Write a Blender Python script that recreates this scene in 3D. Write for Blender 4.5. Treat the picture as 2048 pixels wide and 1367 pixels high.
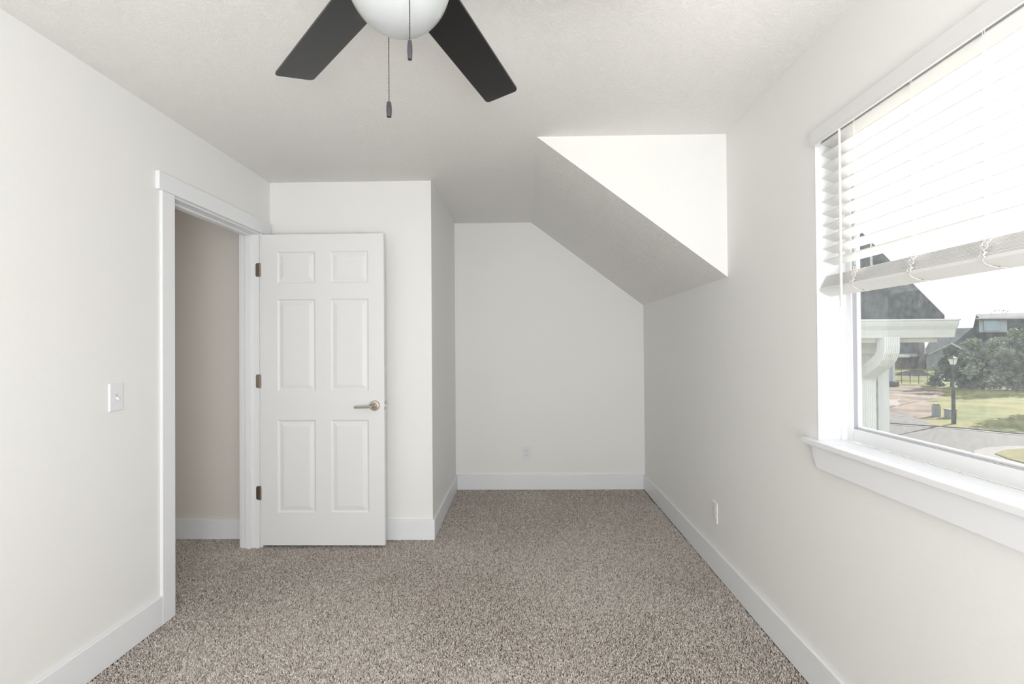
import bpy, bmesh, math, random
from mathutils import Vector, Matrix
import numpy as np

for o in list(bpy.data.objects):
    bpy.data.objects.remove(o, do_unlink=True)
SC = bpy.context.scene
COL = SC.collection
R = math.radians

# ------------------------------------------------------------------ camera
cam_d = bpy.data.cameras.new('camera')
cam_d.lens = 18.0
cam_d.sensor_width = 36.0
cam_d.clip_start = 0.02
cam_d.clip_end = 600
cam = bpy.data.objects.new('camera', cam_d)
COL.objects.link(cam)
ZC = 1.3076
_r = Vector((0.99976807, 0.02027135, -0.00727232))
_u = Vector((0.00744817, -0.0086127, 0.99993517))
_f = Vector((-0.0202074, 0.99975742, 0.00876169))
m = Matrix.Identity(4)
for i in range(3):
    m[i][0] = _r[i]; m[i][1] = _u[i]; m[i][2] = -_f[i]
m[2][3] = ZC
cam.matrix_world = m
SC.camera = cam

# ------------------------------------------------------------------ light and exposure
SC.view_settings.view_transform = 'Standard'
SC.view_settings.look = 'None'
SC.view_settings.gamma = 1.0
SC.view_settings.use_curve_mapping = False
SC.view_settings.exposure = 0.0
SKY = 1.4
SUN = 13.0
W = bpy.data.worlds.new('sky')
SC.world = W
W.use_nodes = True
bg = W.node_tree.nodes['Background']
bg.inputs[0].default_value = (0.93, 0.965, 1.0, 1)
bg.inputs[1].default_value = SKY
sd = bpy.data.lights.new('sun', 'SUN')
sd.energy = SUN
sd.angle = R(0.45)
sd.color = (1.0, 0.96, 0.89)
so = bpy.data.objects.new('sun', sd)
COL.objects.link(so)
SUN_TO = Vector((0.842, 0.54, 0.405)).normalized()      # towards the sun
so.rotation_euler = SUN_TO.to_track_quat('Z', 'Y').to_euler()
so.location = (30, 20, 15)

def area(name, loc, direction, sx, sy, energy, col):
    d = bpy.data.lights.new(name, 'AREA')
    d.shape = 'RECTANGLE'; d.size = sx; d.size_y = sy
    d.energy = energy; d.color = col
    o = bpy.data.objects.new(name, d)
    COL.objects.link(o)
    o.location = loc
    o.rotation_euler = (-Vector(direction)).to_track_quat('Z', 'Y').to_euler()
    return o
# added fill lamp in the rear opening, lighting the room from behind the camera
area('fill_rear', (0.30, -2.82, 1.45), (0, 1, 0.03), 1.3, 1.4, 31, (0.97, 0.985, 1.0))
# added fill lamp behind the camera, aimed up to brighten ceiling and walls
area('fill_upward', (0.35, -1.3, 0.8), (-0.05, 0.6, 1), 0.9, 0.9, 80, (0.97, 0.985, 1.0))
# added fill lamp at the hallway's near end, brightening the hallway
area('fill_hallway', (-2.45, 1.36, 1.1), (0, 1, -0.25), 1.0, 1.4, 5, (1.0, 0.97, 0.93))
# ------------------------------------------------------------------ materials
def mat(name, col, rough=0.5, metal=0.0, noise=None, bump=None, spec=0.5, coat=0.0):
    """noise=(scale, other_colour, detail)  bump=(scale, distance, detail)"""
    M = bpy.data.materials.new(name)
    M.use_nodes = True
    N = M.node_tree.nodes; L = M.node_tree.links
    b = N['Principled BSDF']
    b.inputs['Base Color'].default_value = (*col, 1)
    b.inputs['Roughness'].default_value = rough
    b.inputs['Metallic'].default_value = metal
    b.inputs['Specular IOR Level'].default_value = spec
    b.inputs['Coat Weight'].default_value = coat
    tc = N.new('ShaderNodeTexCoord')
    if noise:
        t = N.new('ShaderNodeTexNoise')
        t.inputs['Scale'].default_value = noise[0]
        t.inputs['Detail'].default_value = noise[2] if len(noise) > 2 else 4
        L.new(tc.outputs['Object'], t.inputs['Vector'])
        cr = N.new('ShaderNodeValToRGB')
        cr.color_ramp.elements[0].position = 0.35
        cr.color_ramp.elements[1].position = 0.65
        cr.color_ramp.elements[0].color = (*col, 1)
        cr.color_ramp.elements[1].color = (*noise[1], 1)
        L.new(t.outputs['Fac'], cr.inputs[0])
        L.new(cr.outputs[0], b.inputs['Base Color'])
    if bump:
        t = N.new('ShaderNodeTexNoise')
        t.inputs['Scale'].default_value = bump[0]
        t.inputs['Detail'].default_value = bump[2] if len(bump) > 2 else 3
        L.new(tc.outputs['Object'], t.inputs['Vector'])
        bp = N.new('ShaderNodeBump')
        bp.inputs['Distance'].default_value = bump[1]
        bp.inputs['Strength'].default_value = 1.0
        L.new(t.outputs['Fac'], bp.inputs['Height'])
        L.new(bp.outputs[0], b.inputs['Normal'])
    return M

WALLC = (0.904, 0.899, 0.877)
m_wall = mat('wall_paint', WALLC, 0.6, bump=(260, 0.0004), spec=0.25)
m_hall = mat('wall_paint_hall_shade', (0.78, 0.74, 0.69), 0.6, bump=(260, 0.0004), spec=0.25)  # same wall paint, with the hallway shade put into a darker beige
m_trim = mat('trim_paint', (0.885, 0.895, 0.915), 0.35, spec=0.4)
m_door = mat('door_paint', (0.85, 0.855, 0.86), 0.4, bump=(500, 0.0002), spec=0.4)
m_vinyl = mat('window_vinyl', (0.86, 0.87, 0.88), 0.35)
m_slat = None
m_plate = mat('plate_plastic', (0.86, 0.86, 0.88), 0.3)
m_slot = mat('dark_slot', (0.03, 0.03, 0.03), 0.6)
m_nickel = mat('satin_nickel', (0.44, 0.40, 0.35), 0.3, 1.0)
m_brass = mat('hinge_metal', (0.30, 0.26, 0.21), 0.4, 1.0)
m_black = mat('fan_black', (0.009, 0.009, 0.0095), 0.33, spec=0.5, bump=(30, 0.0003))
for _n in (('smudge', (5.5, (0.05, 0.05, 0.052), 7)),):
    m_black = mat('fan_black_blade', (0.009, 0.009, 0.0095), 0.33, noise=_n[1])
    for _q in m_black.node_tree.nodes:
        if _q.type == 'VALTORGB':
            _q.color_ramp.elements[0].position = 0.60; _q.color_ramp.elements[1].position = 0.80
m_ring = mat('fan_black_metal', (0.03, 0.03, 0.032), 0.25, 0.6)
m_fob = mat('fob_grey', (0.045, 0.045, 0.055), 0.5)
m_chain = mat('chain_metal', (0.05, 0.042, 0.036), 0.4, 0.6)
m_globe = mat('frosted_glass_white', (0.50, 0.515, 0.52), 0.28, coat=0.3)
m_gasket = mat('window_gasket', (0.38, 0.38, 0.42), 0.5)
m_cord = mat('blind_cord', (0.84, 0.82, 0.80), 0.7)

def ceiling_material():
    M = bpy.data.materials.new('ceiling_texture_paint')
    M.use_nodes = True
    N = M.node_tree.nodes; L = M.node_tree.links
    b = N['Principled BSDF']
    b.inputs['Base Color'].default_value = (0.915, 0.90, 0.875, 1)
    b.inputs['Roughness'].default_value = 0.65
    b.inputs['Specular IOR Level'].default_value = 0.25
    tc = N.new('ShaderNodeTexCoord')
    w = N.new('ShaderNodeTexNoise')
    w.inputs['Scale'].default_value = 7.0; w.inputs['Detail'].default_value = 2
    L.new(tc.outputs['Object'], w.inputs['Vector'])
    mx = N.new('ShaderNodeVectorMath'); mx.operation = 'SCALE'
    mx.inputs['Scale'].default_value = 0.5
    L.new(w.outputs['Color'], mx.inputs[0])
    ad = N.new('ShaderNodeVectorMath'); ad.operation = 'ADD'
    L.new(tc.outputs['Object'], ad.inputs[0]); L.new(mx.outputs[0], ad.inputs[1])
    mp = N.new('ShaderNodeMapping')
    mp.inputs['Scale'].default_value = (9, 30, 9)
    L.new(ad.outputs[0], mp.inputs[0])
    n1 = N.new('ShaderNodeTexNoise')
    n1.inputs['Scale'].default_value = 2.4; n1.inputs['Detail'].default_value = 4
    n1.inputs['Distortion'].default_value = 1.6
    L.new(mp.outputs[0], n1.inputs['Vector'])
    cr = N.new('ShaderNodeValToRGB')
    cr.color_ramp.elements[0].position = 0.47; cr.color_ramp.elements[1].position = 0.60
    L.new(n1.outputs['Fac'], cr.inputs[0])
    bp = N.new('ShaderNodeBump')
    bp.inputs['Distance'].default_value = 0.0016; bp.inputs['Strength'].default_value = 0.5
    L.new(cr.outputs[0], bp.inputs['Height'])
    L.new(bp.outputs[0], b.inputs['Normal'])
    return M
m_ceil = ceiling_material()

def slat_material():
    M = bpy.data.materials.new('blind_slat_white')
    M.use_nodes = True
    N = M.node_tree.nodes; L = M.node_tree.links
    b = N['Principled BSDF']
    b.inputs['Base Color'].default_value = (0.87, 0.865, 0.855, 1)
    b.inputs['Roughness'].default_value = 0.4
    tr = N.new('ShaderNodeBsdfTranslucent')
    tr.inputs[0].default_value = (0.95, 0.94, 0.92, 1)
    mx = N.new('ShaderNodeMixShader'); mx.inputs[0].default_value = 0.07
    L.new(b.outputs[0], mx.inputs[1]); L.new(tr.outputs[0], mx.inputs[2])
    L.new(mx.outputs[0], N['Material Output'].inputs[0])
    return M
m_slat = slat_material()

def pane_material():
    """window glass with a film of dust that the sun catches"""
    M = bpy.data.materials.new('dusty_window_glass')
    M.use_nodes = True
    N = M.node_tree.nodes; L = M.node_tree.links
    N.remove(N['Principled BSDF'])
    t = N.new('ShaderNodeBsdfTransparent')
    g = N.new('ShaderNodeBsdfGlossy'); g.inputs['Roughness'].default_value = 0.02
    lwt = N.new('ShaderNodeLayerWeight'); lwt.inputs['Blend'].default_value = 0.5
    pw = N.new('ShaderNodeMath'); pw.operation = 'POWER'; pw.inputs[1].default_value = 5
    L.new(lwt.outputs['Facing'], pw.inputs[0])
    fr = N.new('ShaderNodeMapRange'); fr.inputs['To Min'].default_value = 0.025; fr.inputs['To Max'].default_value = 0.6
    L.new(pw.outputs[0], fr.inputs['Value'])
    m1 = N.new('ShaderNodeMixShader')
    L.new(fr.outputs[0], m1.inputs[0]); L.new(t.outputs[0], m1.inputs[1]); L.new(g.outputs[0], m1.inputs[2])
    tl = N.new('ShaderNodeBsdfTranslucent'); tl.inputs[0].default_value = (0.84, 0.93, 1, 1)
    tc = N.new('ShaderNodeTexCoord')
    n = N.new('ShaderNodeTexNoise'); n.inputs['Scale'].default_value = 60; n.inputs['Detail'].default_value = 6
    L.new(tc.outputs['Object'], n.inputs['Vector'])
    mr = N.new('ShaderNodeMapRange')
    mr.inputs['From Min'].default_value = 0.35; mr.inputs['From Max'].default_value = 0.75
    mr.inputs['To Min'].default_value = 0.017; mr.inputs['To Max'].default_value = 0.031
    L.new(n.outputs['Fac'], mr.inputs['Value'])
    m2 = N.new('ShaderNodeMixShader')
    L.new(mr.outputs[0], m2.inputs[0]); L.new(m1.outputs[0], m2.inputs[1]); L.new(tl.outputs[0], m2.inputs[2])
    L.new(m2.outputs[0], N['Material Output'].inputs[0])
    return M
m_pane = pane_material()

# ------------------------------------------------------------------ mesh helpers
class MB:
    """collects shapes, then links them as one mesh object"""
    def __init__(s):
        s.v = []; s.f = []; s.mi = []
    def add(s, vs, fs, mi=0):
        k = len(s.v)
        s.v += [tuple(v) for v in vs]
        s.f += [tuple(i + k for i in f) for f in fs]
        s.mi += [mi] * len(fs)
        return s
    def box(s, a, b, mi=0):
        x0, y0, z0 = a; x1, y1, z1 = b
        return s.add([(x0,y0,z0),(x1,y0,z0),(x1,y1,z0),(x0,y1,z0),(x0,y0,z1),(x1,y0,z1),(x1,y1,z1),(x0,y1,z1)],
                     [(0,3,2,1),(4,5,6,7),(0,1,5,4),(1,2,6,5),(2,3,7,6),(3,0,4,7)], mi)
    def prism(s, pts, vec, mi=0):
        """closed polygon (3D points) extruded by vec"""
        n = len(pts); vec = Vector(vec)
        P = [Vector(p) for p in pts]
        vs = P + [p + vec for p in P]
        fs = [tuple(range(n))[::-1], tuple(range(n, 2*n))] + [(i, (i+1) % n, (i+1) % n + n, i + n) for i in range(n)]
        return s.add(vs, fs, mi)
    def tube(s, path, r, n=8, mi=0, cap=True, rad=None):
        P = [Vector(p) for p in path]; rings = []
        up = None
        for i, p in enumerate(P):
            d = (P[min(i+1, len(P)-1)] - P[max(i-1, 0)]).normalized()
            if up is None:
                up = d.orthogonal().normalized()
            up = (up - d * up.dot(d)).normalized()
            sd = d.cross(up)
            rr = rad[i] if rad else r
            rings.append([p + (up*math.cos(2*math.pi*k/n) + sd*math.sin(2*math.pi*k/n))*rr for k in range(n)])
        vs = [v for q in rings for v in q]; fs = []
        for i in range(len(P)-1):
            for k in range(n):
                a = i*n+k; b = i*n+(k+1) % n
                fs.append((a, b, b+n, a+n))
        if cap:
            fs.append(tuple(range(n))[::-1]); fs.append(tuple(range((len(P)-1)*n, len(P)*n)))
        return s.add(vs, fs, mi)
    def lathe(s, prof, c, axis='Z', n=40, mi=0):
        """prof: list of (radius, height) along axis from c"""
        vs = []; fs = []
        for r, h in prof:
            for k in range(n):
                a = 2*math.pi*k/n
                p = (r*math.cos(a), r*math.sin(a), h)
                if axis == 'Y': p = (p[0], p[2], p[1])
                if axis == 'X': p = (p[2], p[0], p[1])
                vs.append((p[0]+c[0], p[1]+c[1], p[2]+c[2]))
        for i in range(len(prof)-1):
            for k in range(n):
                a = i*n+k; b = i*n+(k+1) % n
                fs.append((a, b, b+n, a+n))
        fs.append(tuple(range(n))[::-1]); fs.append(tuple(range((len(prof)-1)*n, len(prof)*n)))
        return s.add(vs, fs, mi)
    def build(s, name, m, parent=None, smooth=False, bevel=0.0, seg=2):
        me = bpy.data.meshes.new(name)
        me.from_pydata(s.v, [], s.f)
        for mm in (m if isinstance(m, (list, tuple)) else [m]):
            me.materials.append(mm)
        me.polygons.foreach_set('material_index', s.mi)
        bm = bmesh.new(); bm.from_mesh(me)
        bmesh.ops.recalc_face_normals(bm, faces=bm.faces)
        bm.to_mesh(me); bm.free()
        o = bpy.data.objects.new(name, me)
        COL.objects.link(o)
        if parent is not None:
            o.parent = parent
            o.matrix_parent_inverse = Matrix.Translation(-Vector(parent.location)) if parent.location.length else Matrix.Identity(4)
        if smooth:
            for p in me.polygons: p.use_smooth = True
            if smooth != True:
                me.set_sharp_from_angle(angle=R(smooth))
        if bevel:
            md = o.modifiers.new('bevel', 'BEVEL')
            md.width = bevel; md.segments = seg; md.limit_method = 'ANGLE'; md.angle_limit = R(40)
        return o

def tag(o, label=None, cat=None, group=None, kind=None):
    if label: o['label'] = label
    if cat: o['category'] = cat
    if group: o['group'] = group
    if kind: o['kind'] = kind
    return o
def thing(name, loc, label, cat, group=None, kind=None):
    o = bpy.data.objects.new(name, None)
    o.empty_display_size = 0.1
    COL.objects.link(o); o.location = loc
    return tag(o, label, cat, group, kind)
def struct(o, label, cat):
    return tag(o, label, cat, kind='structure')

# ------------------------------------------------------------------ room dimensions (metres)
XL, XR = -1.7284, 1.1073
YW, YF, YD = 3.4797, 4.696, 2.7748
YB = -2.8
H = 2.4447
XA, ZCK, XB = 0.087, 1.6734, -0.6173
XO = 1.27                       # outer face of the right wall
DY0, DY1, DZ = 2.497, 3.333, 2.062   # door opening in the left wall
WY0, WY1, WZ0, WZ1 = 0.45, 1.95, 0.93, 2.105   # window opening in the right wall
HX = -3.1                       # far side of the hallway
XLO = -1.842

# ---- walls
b = MB()
b.prism([(XL, YB, 0), (XL, DY0, 0), (XL, DY0, DZ), (XL, DY1, DZ), (XL, DY1, 0), (XL, YW, 0), (XL, YW, H), (XL, YB, H)], (XLO-XL, 0, 0))
struct(b.build('wall_left', m_wall), 'smooth warm white left wall with the doorway in it', 'wall')
b = MB().box((XL-0.113, YW, 0), (XB, YW+0.12, H))
struct(b.build('wall_front', m_wall), 'off white wall directly behind the open white door', 'wall')
b = MB().box((XB-0.12, YW+0.12, 0), (XB, YF, H))
struct(b.build('wall_recess_left', m_wall), 'narrow off white side wall leading back into the alcove', 'wall')
b = MB().box((XB-0.12, YF, 0), (XO, YF+0.12, H))
struct(b.build('wall_far', m_wall), 'off white end wall of the alcove under the sloped ceiling', 'wall')
# right wall around the window opening: four solid pieces in one mesh
b = MB()
b.box((XR, YB, 0), (XO, YF, WZ0)); b.box((XR, YB, WZ1), (XO, YF, H))
b.box((XR, YB, WZ0), (XO, WY0, WZ1)); b.box((XR, WY1, WZ0), (XO, YF, WZ1))
struct(b.build('wall_right', m_wall), 'off white right wall holding the window', 'wall')
# wall behind the camera, with a wide opening added for the fill lamp
b = MB()
b.box((XLO, YB-0.12, 0), (XO, YB, 0.7)); b.box((XLO, YB-0.12, 2.2), (XO, YB, H))
b.box((XLO, YB-0.12, 0.7), (-0.42, YB, 2.2)); b.box((1.02, YB-0.12, 0.7), (XO, YB, 2.2))
struct(b.build('wall_behind', m_wall), 'off white wall at the rear of the room, out of the photo', 'wall')
b = MB().prism([(XA, YD, H), (XR, YD, H), (XR, YD, ZCK)], (0, 0.012, 0))
struct(b.build('wall_cheek', m_wall), 'bright triangular wall above the sloped ceiling edge', 'wall')
# ---- ceiling and the sloped part
b = MB()
b.box((HX-0.12, YB-0.12, H), (XO, YF+0.12, H+0.1))
b.prism([(XA, YD+0.012, H), (XR, YD+0.012, H), (XR, YD+0.012, ZCK)], (0, YF-YD-0.012, 0))
struct(b.build('ceiling', m_ceil), 'textured white ceiling with the slope over the alcove', 'ceiling')
# ---- hallway behind the door opening
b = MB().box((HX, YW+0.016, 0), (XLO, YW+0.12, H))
struct(b.build('wall_hall_front', m_hall), 'hallway wall tinted darker beige for shade, seen through the doorway', 'wall')
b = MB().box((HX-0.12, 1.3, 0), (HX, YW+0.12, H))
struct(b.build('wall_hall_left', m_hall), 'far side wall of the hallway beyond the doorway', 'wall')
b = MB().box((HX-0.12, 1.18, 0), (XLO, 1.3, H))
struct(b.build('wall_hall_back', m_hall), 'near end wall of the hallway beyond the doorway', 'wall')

# ------------------------------------------------------------------ baseboards
BH, BT = 0.138, 0.015
def baseboard(name, boxes, label):
    b = MB()
    for a, c in boxes: b.box(a, c)
    return struct(b.build(name, m_trim, bevel=0.003), label, 'baseboard')
baseboard('baseboard_left', [((XL, YB, 0), (XL+BT, 2.404, BH))], 'white baseboard along the left wall up to the doorway')
baseboard('baseboard_front', [((XL+0.0, YW-BT, 0), (XB+BT, YW, BH))], 'white baseboard behind the open door')
baseboard('baseboard_recess', [((XB, YW, 0), (XB+BT, YF-BT, BH))], 'white baseboard running back along the alcove side wall')
baseboard('baseboard_far', [((XB, YF-BT, 0), (XR-BT, YF, BH))], 'white baseboard along the alcove end wall')
baseboard('baseboard_right', [((XR-BT, YB, 0), (XR, YF, BH))], 'long white baseboard along the right wall')
baseboard('baseboard_hall', [((HX, YW+0.001, 0), (XLO, YW+0.016, BH))], 'shaded white baseboard in the hallway')

# ------------------------------------------------------------------ door frame and casing
CT = 0.016
tr = thing('trim_1', (XL, (DY0+DY1)/2, 0), 'white flat casing and jamb around the doorway', 'door trim', kind='structure')
MB().box((XL, DY0-0.093, 0), (XL+CT, DY0-0.005, DZ+0.004)).build('casing', m_trim, tr, bevel=0.002)
MB().box((XL, DY1+0.005, 0), (XL+CT, DY1+0.093, DZ+0.004)).build('casing', m_trim, tr, bevel=0.002)
MB().box((XL, DY0-0.120, DZ+0.004), (XL+CT+0.005, DY1+0.117, DZ+0.090)).build('head_casing', m_trim, tr, bevel=0.002)
JT = 0.006
b = MB()
b.box((XLO-0.006, DY0, 0), (XL+0.001, DY0+JT, DZ-JT)); b.box((XLO-0.006, DY1-JT, 0), (XL+0.001, DY1, DZ-JT))
b.box((XLO-0.006, DY0, DZ-JT), (XL+0.001, DY1, DZ))
b.build('jamb', m_trim, tr, bevel=0.001)
b = MB()
s0, s1 = XL-0.088, XL-0.051
b.box((s0, DY0+JT, 0), (s1, DY0+JT+0.011, DZ-JT)); b.box((s0, DY1-JT-0.011, 0), (s1, DY1-JT, DZ-JT))
b.box((s0, DY0+JT+0.011, DZ-JT-0.011), (s1, DY1-JT-0.011, DZ-JT))
b.build('door_stop', m_trim, tr, bevel=0.0015)
b = MB()
b.box((XLO-0.006-CT, DY0-0.09, 0), (XLO-0.006, DY0-0.002, DZ+0.09)); b.box((XLO-0.006-CT, DY1+0.002, 0), (XLO-0.006, DY1+0.09, DZ+0.09))
b.box((XLO-0.006-CT, DY0-0.002, DZ), (XLO-0.006, DY1+0.002, DZ+0.09))
b.build('hall_casing', m_trim, tr)

# ------------------------------------------------------------------ the open six panel door
DX0, DX1, DYF, DTH, DZ0, DHT = -1.7118, -0.9030, 3.325, 0.035, 0.0215, 2.032
door = thing('door_1', (DX0, DYF, 0), 'open white six panel door with a satin nickel lever', 'door', kind='structure')
def door_face(b, y, sgn):
    xs = [0, 0.105, 0.357, 0.457, 0.707, DX1-DX0]
    zs = [0, 0.212, 0.815, 1.004, 1.606, 1.711, 1.918, DHT]
    for i in range(5):
        for j in range(7):
            x0, x1, z0, z1 = xs[i], xs[i+1], zs[j], zs[j+1]
            X0, X1, Z0, Z1 = DX0+x0, DX0+x1, DZ0+z0, DZ0+z1
            if i in (1, 3) and j in (1, 3, 5):
                rings = [(0, 0), (0.004, 0.0045), (0.010, 0.0075), (0.016, 0.0078), (0.019, 0.0065), (0.040, 0.0015), (0.042, 0.0012)]
                vs = []; fs = []
                for o_, dpt in rings:
                    yy = y + sgn*dpt
                    vs += [(X0+o_, yy, Z0+o_), (X1-o_, yy, Z0+o_), (X1-o_, yy, Z1-o_), (X0+o_, yy, Z1-o_)]
                for k in range(len(rings)-1):
                    for q in range(4):
                        a = 4*k+q; c = 4*k+(q+1) % 4
                        fs.append((a, c, c+4, a+4))
                k = 4*(len(rings)-1)
                fs.append((k, k+1, k+2, k+3))
                b.add(vs, fs)
            else:
                b.add([(X0, y, Z0), (X1, y, Z0), (X1, y, Z1), (X0, y, Z1)], [(0, 1, 2, 3)])
b = MB()
door_face(b, DYF, 1); door_face(b, DYF+DTH, -1)
z1 = DZ0+DHT
b.add([(DX0,DYF,DZ0),(DX1,DYF,DZ0),(DX1,DYF+DTH,DZ0),(DX0,DYF+DTH,DZ0),(DX0,DYF,z1),(DX1,DYF,z1),(DX1,DYF+DTH,z1),(DX0,DYF+DTH,z1)],
      [(0,1,2,3),(4,5,6,7),(1,2,6,5),(3,0,4,7)])
b.build('door_slab', m_door, door)
# lever handle
kx, kz = -0.9655, 0.929
hd = MB().lathe([(0.0, -0.020), (0.014, -0.020), (0.016, -0.012), (0.031, -0.010), (0.0335, -0.006), (0.0335, 0.0)], (kx, DYF, kz), 'Y', 36)
hd = hd.build('handle', m_nickel, door, smooth=35)
b = MB().tube([(kx, DYF-0.012, kz), (kx, DYF-0.048, kz), (kx-0.003, DYF-0.055, kz-0.001), (kx-0.012, DYF-0.059, kz-0.003), (kx-0.118, DYF-0.056, kz-0.006)], 0.008, 12,
              rad=[0.011, 0.011, 0.010, 0.008, 0.0065])
b.build('lever', m_nickel, hd, smooth=50)
b = MB().box((DX1, DYF+0.006, kz-0.028), (DX1+0.0015, DYF+0.029, kz+0.028)).box((DX1, DYF+0.011, kz-0.010), (DX1+0.012, DYF+0.024, kz+0.010))
b.build('latch', m_nickel, door, bevel=0.001)
b = MB().lathe([(0.0335, 0.0), (0.0335, 0.006), (0.031, 0.010), (0.016, 0.012), (0.014, 0.045), (0, 0.045)], (kx, DYF+DTH, kz), 'Y', 30)
b.tube([(kx, DYF+DTH+0.045, kz), (kx-0.115, DYF+DTH+0.045, kz)], 0.007, 10)
b.build('handle', m_nickel, door, smooth=35)
for hz in (1.822, 1.092, 0.362):
    b = MB()
    hx = XL-0.001
    b.prism([(hx-0.020, DY1-JT-0.002, hz-0.036), (hx-0.014, DY1-JT-0.002, hz-0.0445), (hx+0.004, DY1-JT-0.002, hz-0.0445),
             (hx+0.004, DY1-JT-0.002, hz+0.0445), (hx-0.014, DY1-JT-0.002, hz+0.0445), (hx-0.020, DY1-JT-0.002, hz+0.036)], (0, 0.002, 0))
    b.lathe([(0.0045, -0.0445), (0.0045, 0.0445)], (XL+0.0085, DY1-JT-0.006, hz), 'Z', 12)
    b.build('hinge', m_brass, door)

# ------------------------------------------------------------------ window in the right wall
win = thing('window_1', (XR, 1.2, WZ0), 'white vinyl window with dusty glass in the right wall', 'window', kind='structure')
ZS = 0.95
FX0, FX1 = 1.21, 1.244
# jamb liner (sides and head) from wall face to frame
b = MB()
b.box((XR-0.001, WY1-0.008, ZS), (FX0, WY1, WZ1)); b.box((XR-0.001, WY0, ZS), (FX0, WY0+0.008, WZ1))
b.box((XR-0.001, WY0+0.008, WZ1-0.008), (FX0, WY1-0.008, WZ1))
b.box((FX0-0.022, WY1-0.014, ZS), (FX0, WY1-0.008, WZ1-0.008)); b.box((FX0-0.022, WY0+0.008, ZS), (FX0, WY0+0.014, WZ1-0.008))
b.build('jamb_liner', m_trim, win, bevel=0.001)
fo, fi = 0.012, 0.042
def ring(b, x0, x1, y0, y1, z0, z1, w, wb=None):
    wb = wb or w
    b.box((x0, y0, z0), (x1, y0+w, z1)); b.box((x0, y1-w, z0), (x1, y1, z1))
    b.box((x0, y0+w, z0), (x1, y1-w, z0+wb)); b.box((x0, y0+w, z1-w), (x1, y1-w, z1))
b = MB(); ring(b, FX0, FX1, WY0+0.001, WY1-0.001, ZS, WZ1-0.001, 0.043, 0.047)
b.build('window_frame', m_vinyl, win, bevel=0.003)
b = MB(); ring(b, FX0+0.004, FX0+0.017, WY0+0.042, WY1-0.042, ZS+0.046, WZ1-0.042, 0.003)
b.build('gasket', m_gasket, win)
b = MB(); ring(b, FX0+0.017, FX0+0.031, WY0+0.040, WY1-0.040, ZS+0.045, WZ1-0.04, 0.011)
b.build('sash', m_vinyl, win, bevel=0.003)
b = MB().box((1.236, WY0+0.050, ZS+0.055), (1.2375, WY1-0.050, WZ1-0.050))
b.build('pane', m_pane, win)
# stool and apron
MB().box((XR-0.030, WY0-0.06, ZS-0.021), (FX0, WY1+0.06, ZS)).build('window_sill', m_trim, win, bevel=0.003)
b = MB().prism([(XR, WY0-0.02, ZS-0.021), (XR, WY1+0.018, ZS-0.021), (XR, WY1-0.020, 0.848), (XR, WY0+0.018, 0.848)], (-0.018, 0, 0))
b.build('apron', m_trim, win, bevel=0.002)

# unseen window added behind the camera to carry the rear fill lamp
w2 = thing('fill_window', (0.30, YB, 0.7), 'unseen white window added in the rear wall for fill light', 'window', kind='structure')
b = MB()
b.box((-0.42, YB-0.12, 0.7), (-0.38, YB+0.01, 2.2)); b.box((0.98, YB-0.12, 0.7), (1.02, YB+0.01, 2.2))
b.box((-0.38, YB-0.12, 0.7), (0.98, YB+0.01, 0.74)); b.box((-0.38, YB-0.12, 2.16), (0.98, YB+0.01, 2.2))
b.build('window_frame', m_vinyl, w2)  # frame of the added, unseen fill window

# ------------------------------------------------------------------ the horizontal blind
bl = thing('window_blind', (XR, 1.2, WZ1), 'white faux wood slatted blind half lowered in the window', 'blind')
BY0, BY1 = WY0+0.014, WY1-0.013
SW, ST = 0.050, 0.003
def slat_mesh(name, xi, zi, tilt, thick, width, parent, mt, y0=BY0, y1=BY1):
    """cross-section starts at the room side edge (xi, zi) and falls outward by tilt"""
    ca, sa = math.cos(tilt), math.sin(tilt)
    def P(a, n): return (xi + a*ca + n*sa, zi - a*sa + n*ca)
    prof = [P(0, thick*0.25), P(0.001, 0), P(width-0.001, 0), P(width, thick*0.25), P(width, thick*0.75), P(width-0.001, thick), P(0.001, thick), P(0, thick*0.75)]
    b = MB().prism([(x, y0, z) for x, z in prof], (0, y1-y0, 0))
    return b.build(name, mt, parent)
for k in range(11):
    z = 2.058 - 0.044*k
    slat_mesh('slat', 1.126, z, R(20), ST, SW, bl, m_slat)
t28 = R(28)
slat_mesh('bottom_rail', 1.112, 1.508, t28, 0.012, 0.051, bl, m_slat)
for k in range(13):
    n = 0.0127 + 0.0039*k
    j = random.Random(k).uniform(-0.001, 0.001)
    slat_mesh('slat', 1.112 + n*math.sin(t28) + j, 1.508 + n*math.cos(t28), t28, ST, SW, bl, m_slat)
MB().box((1.122, BY0, 2.070), (1.178, BY1, 2.097)).build('headrail', m_trim, bl, bevel=0.002)
b = MB()
b.prism([(1.088, BY0-0.003, 2.045), (1.0905, BY0-0.003, 2.045), (1.100, BY0-0.003, 2.049), (1.100, BY0-0.003, 2.104), (1.094, BY0-0.003, 2.109), (1.090, BY0-0.003, 2.104), (1.091, BY0-0.003, 2.060)], (0, BY1-BY0+0.006, 0))
b.box((1.1, BY1-0.005, 2.049), (1.122, BY1+0.003, 2.104)); b.box((1.1, BY0-0.003, 2.049), (1.122, BY0+0.005, 2.104))
b.build('valance', m_slat, bl, bevel=0.0008)
rnd = random.Random(5)
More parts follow.
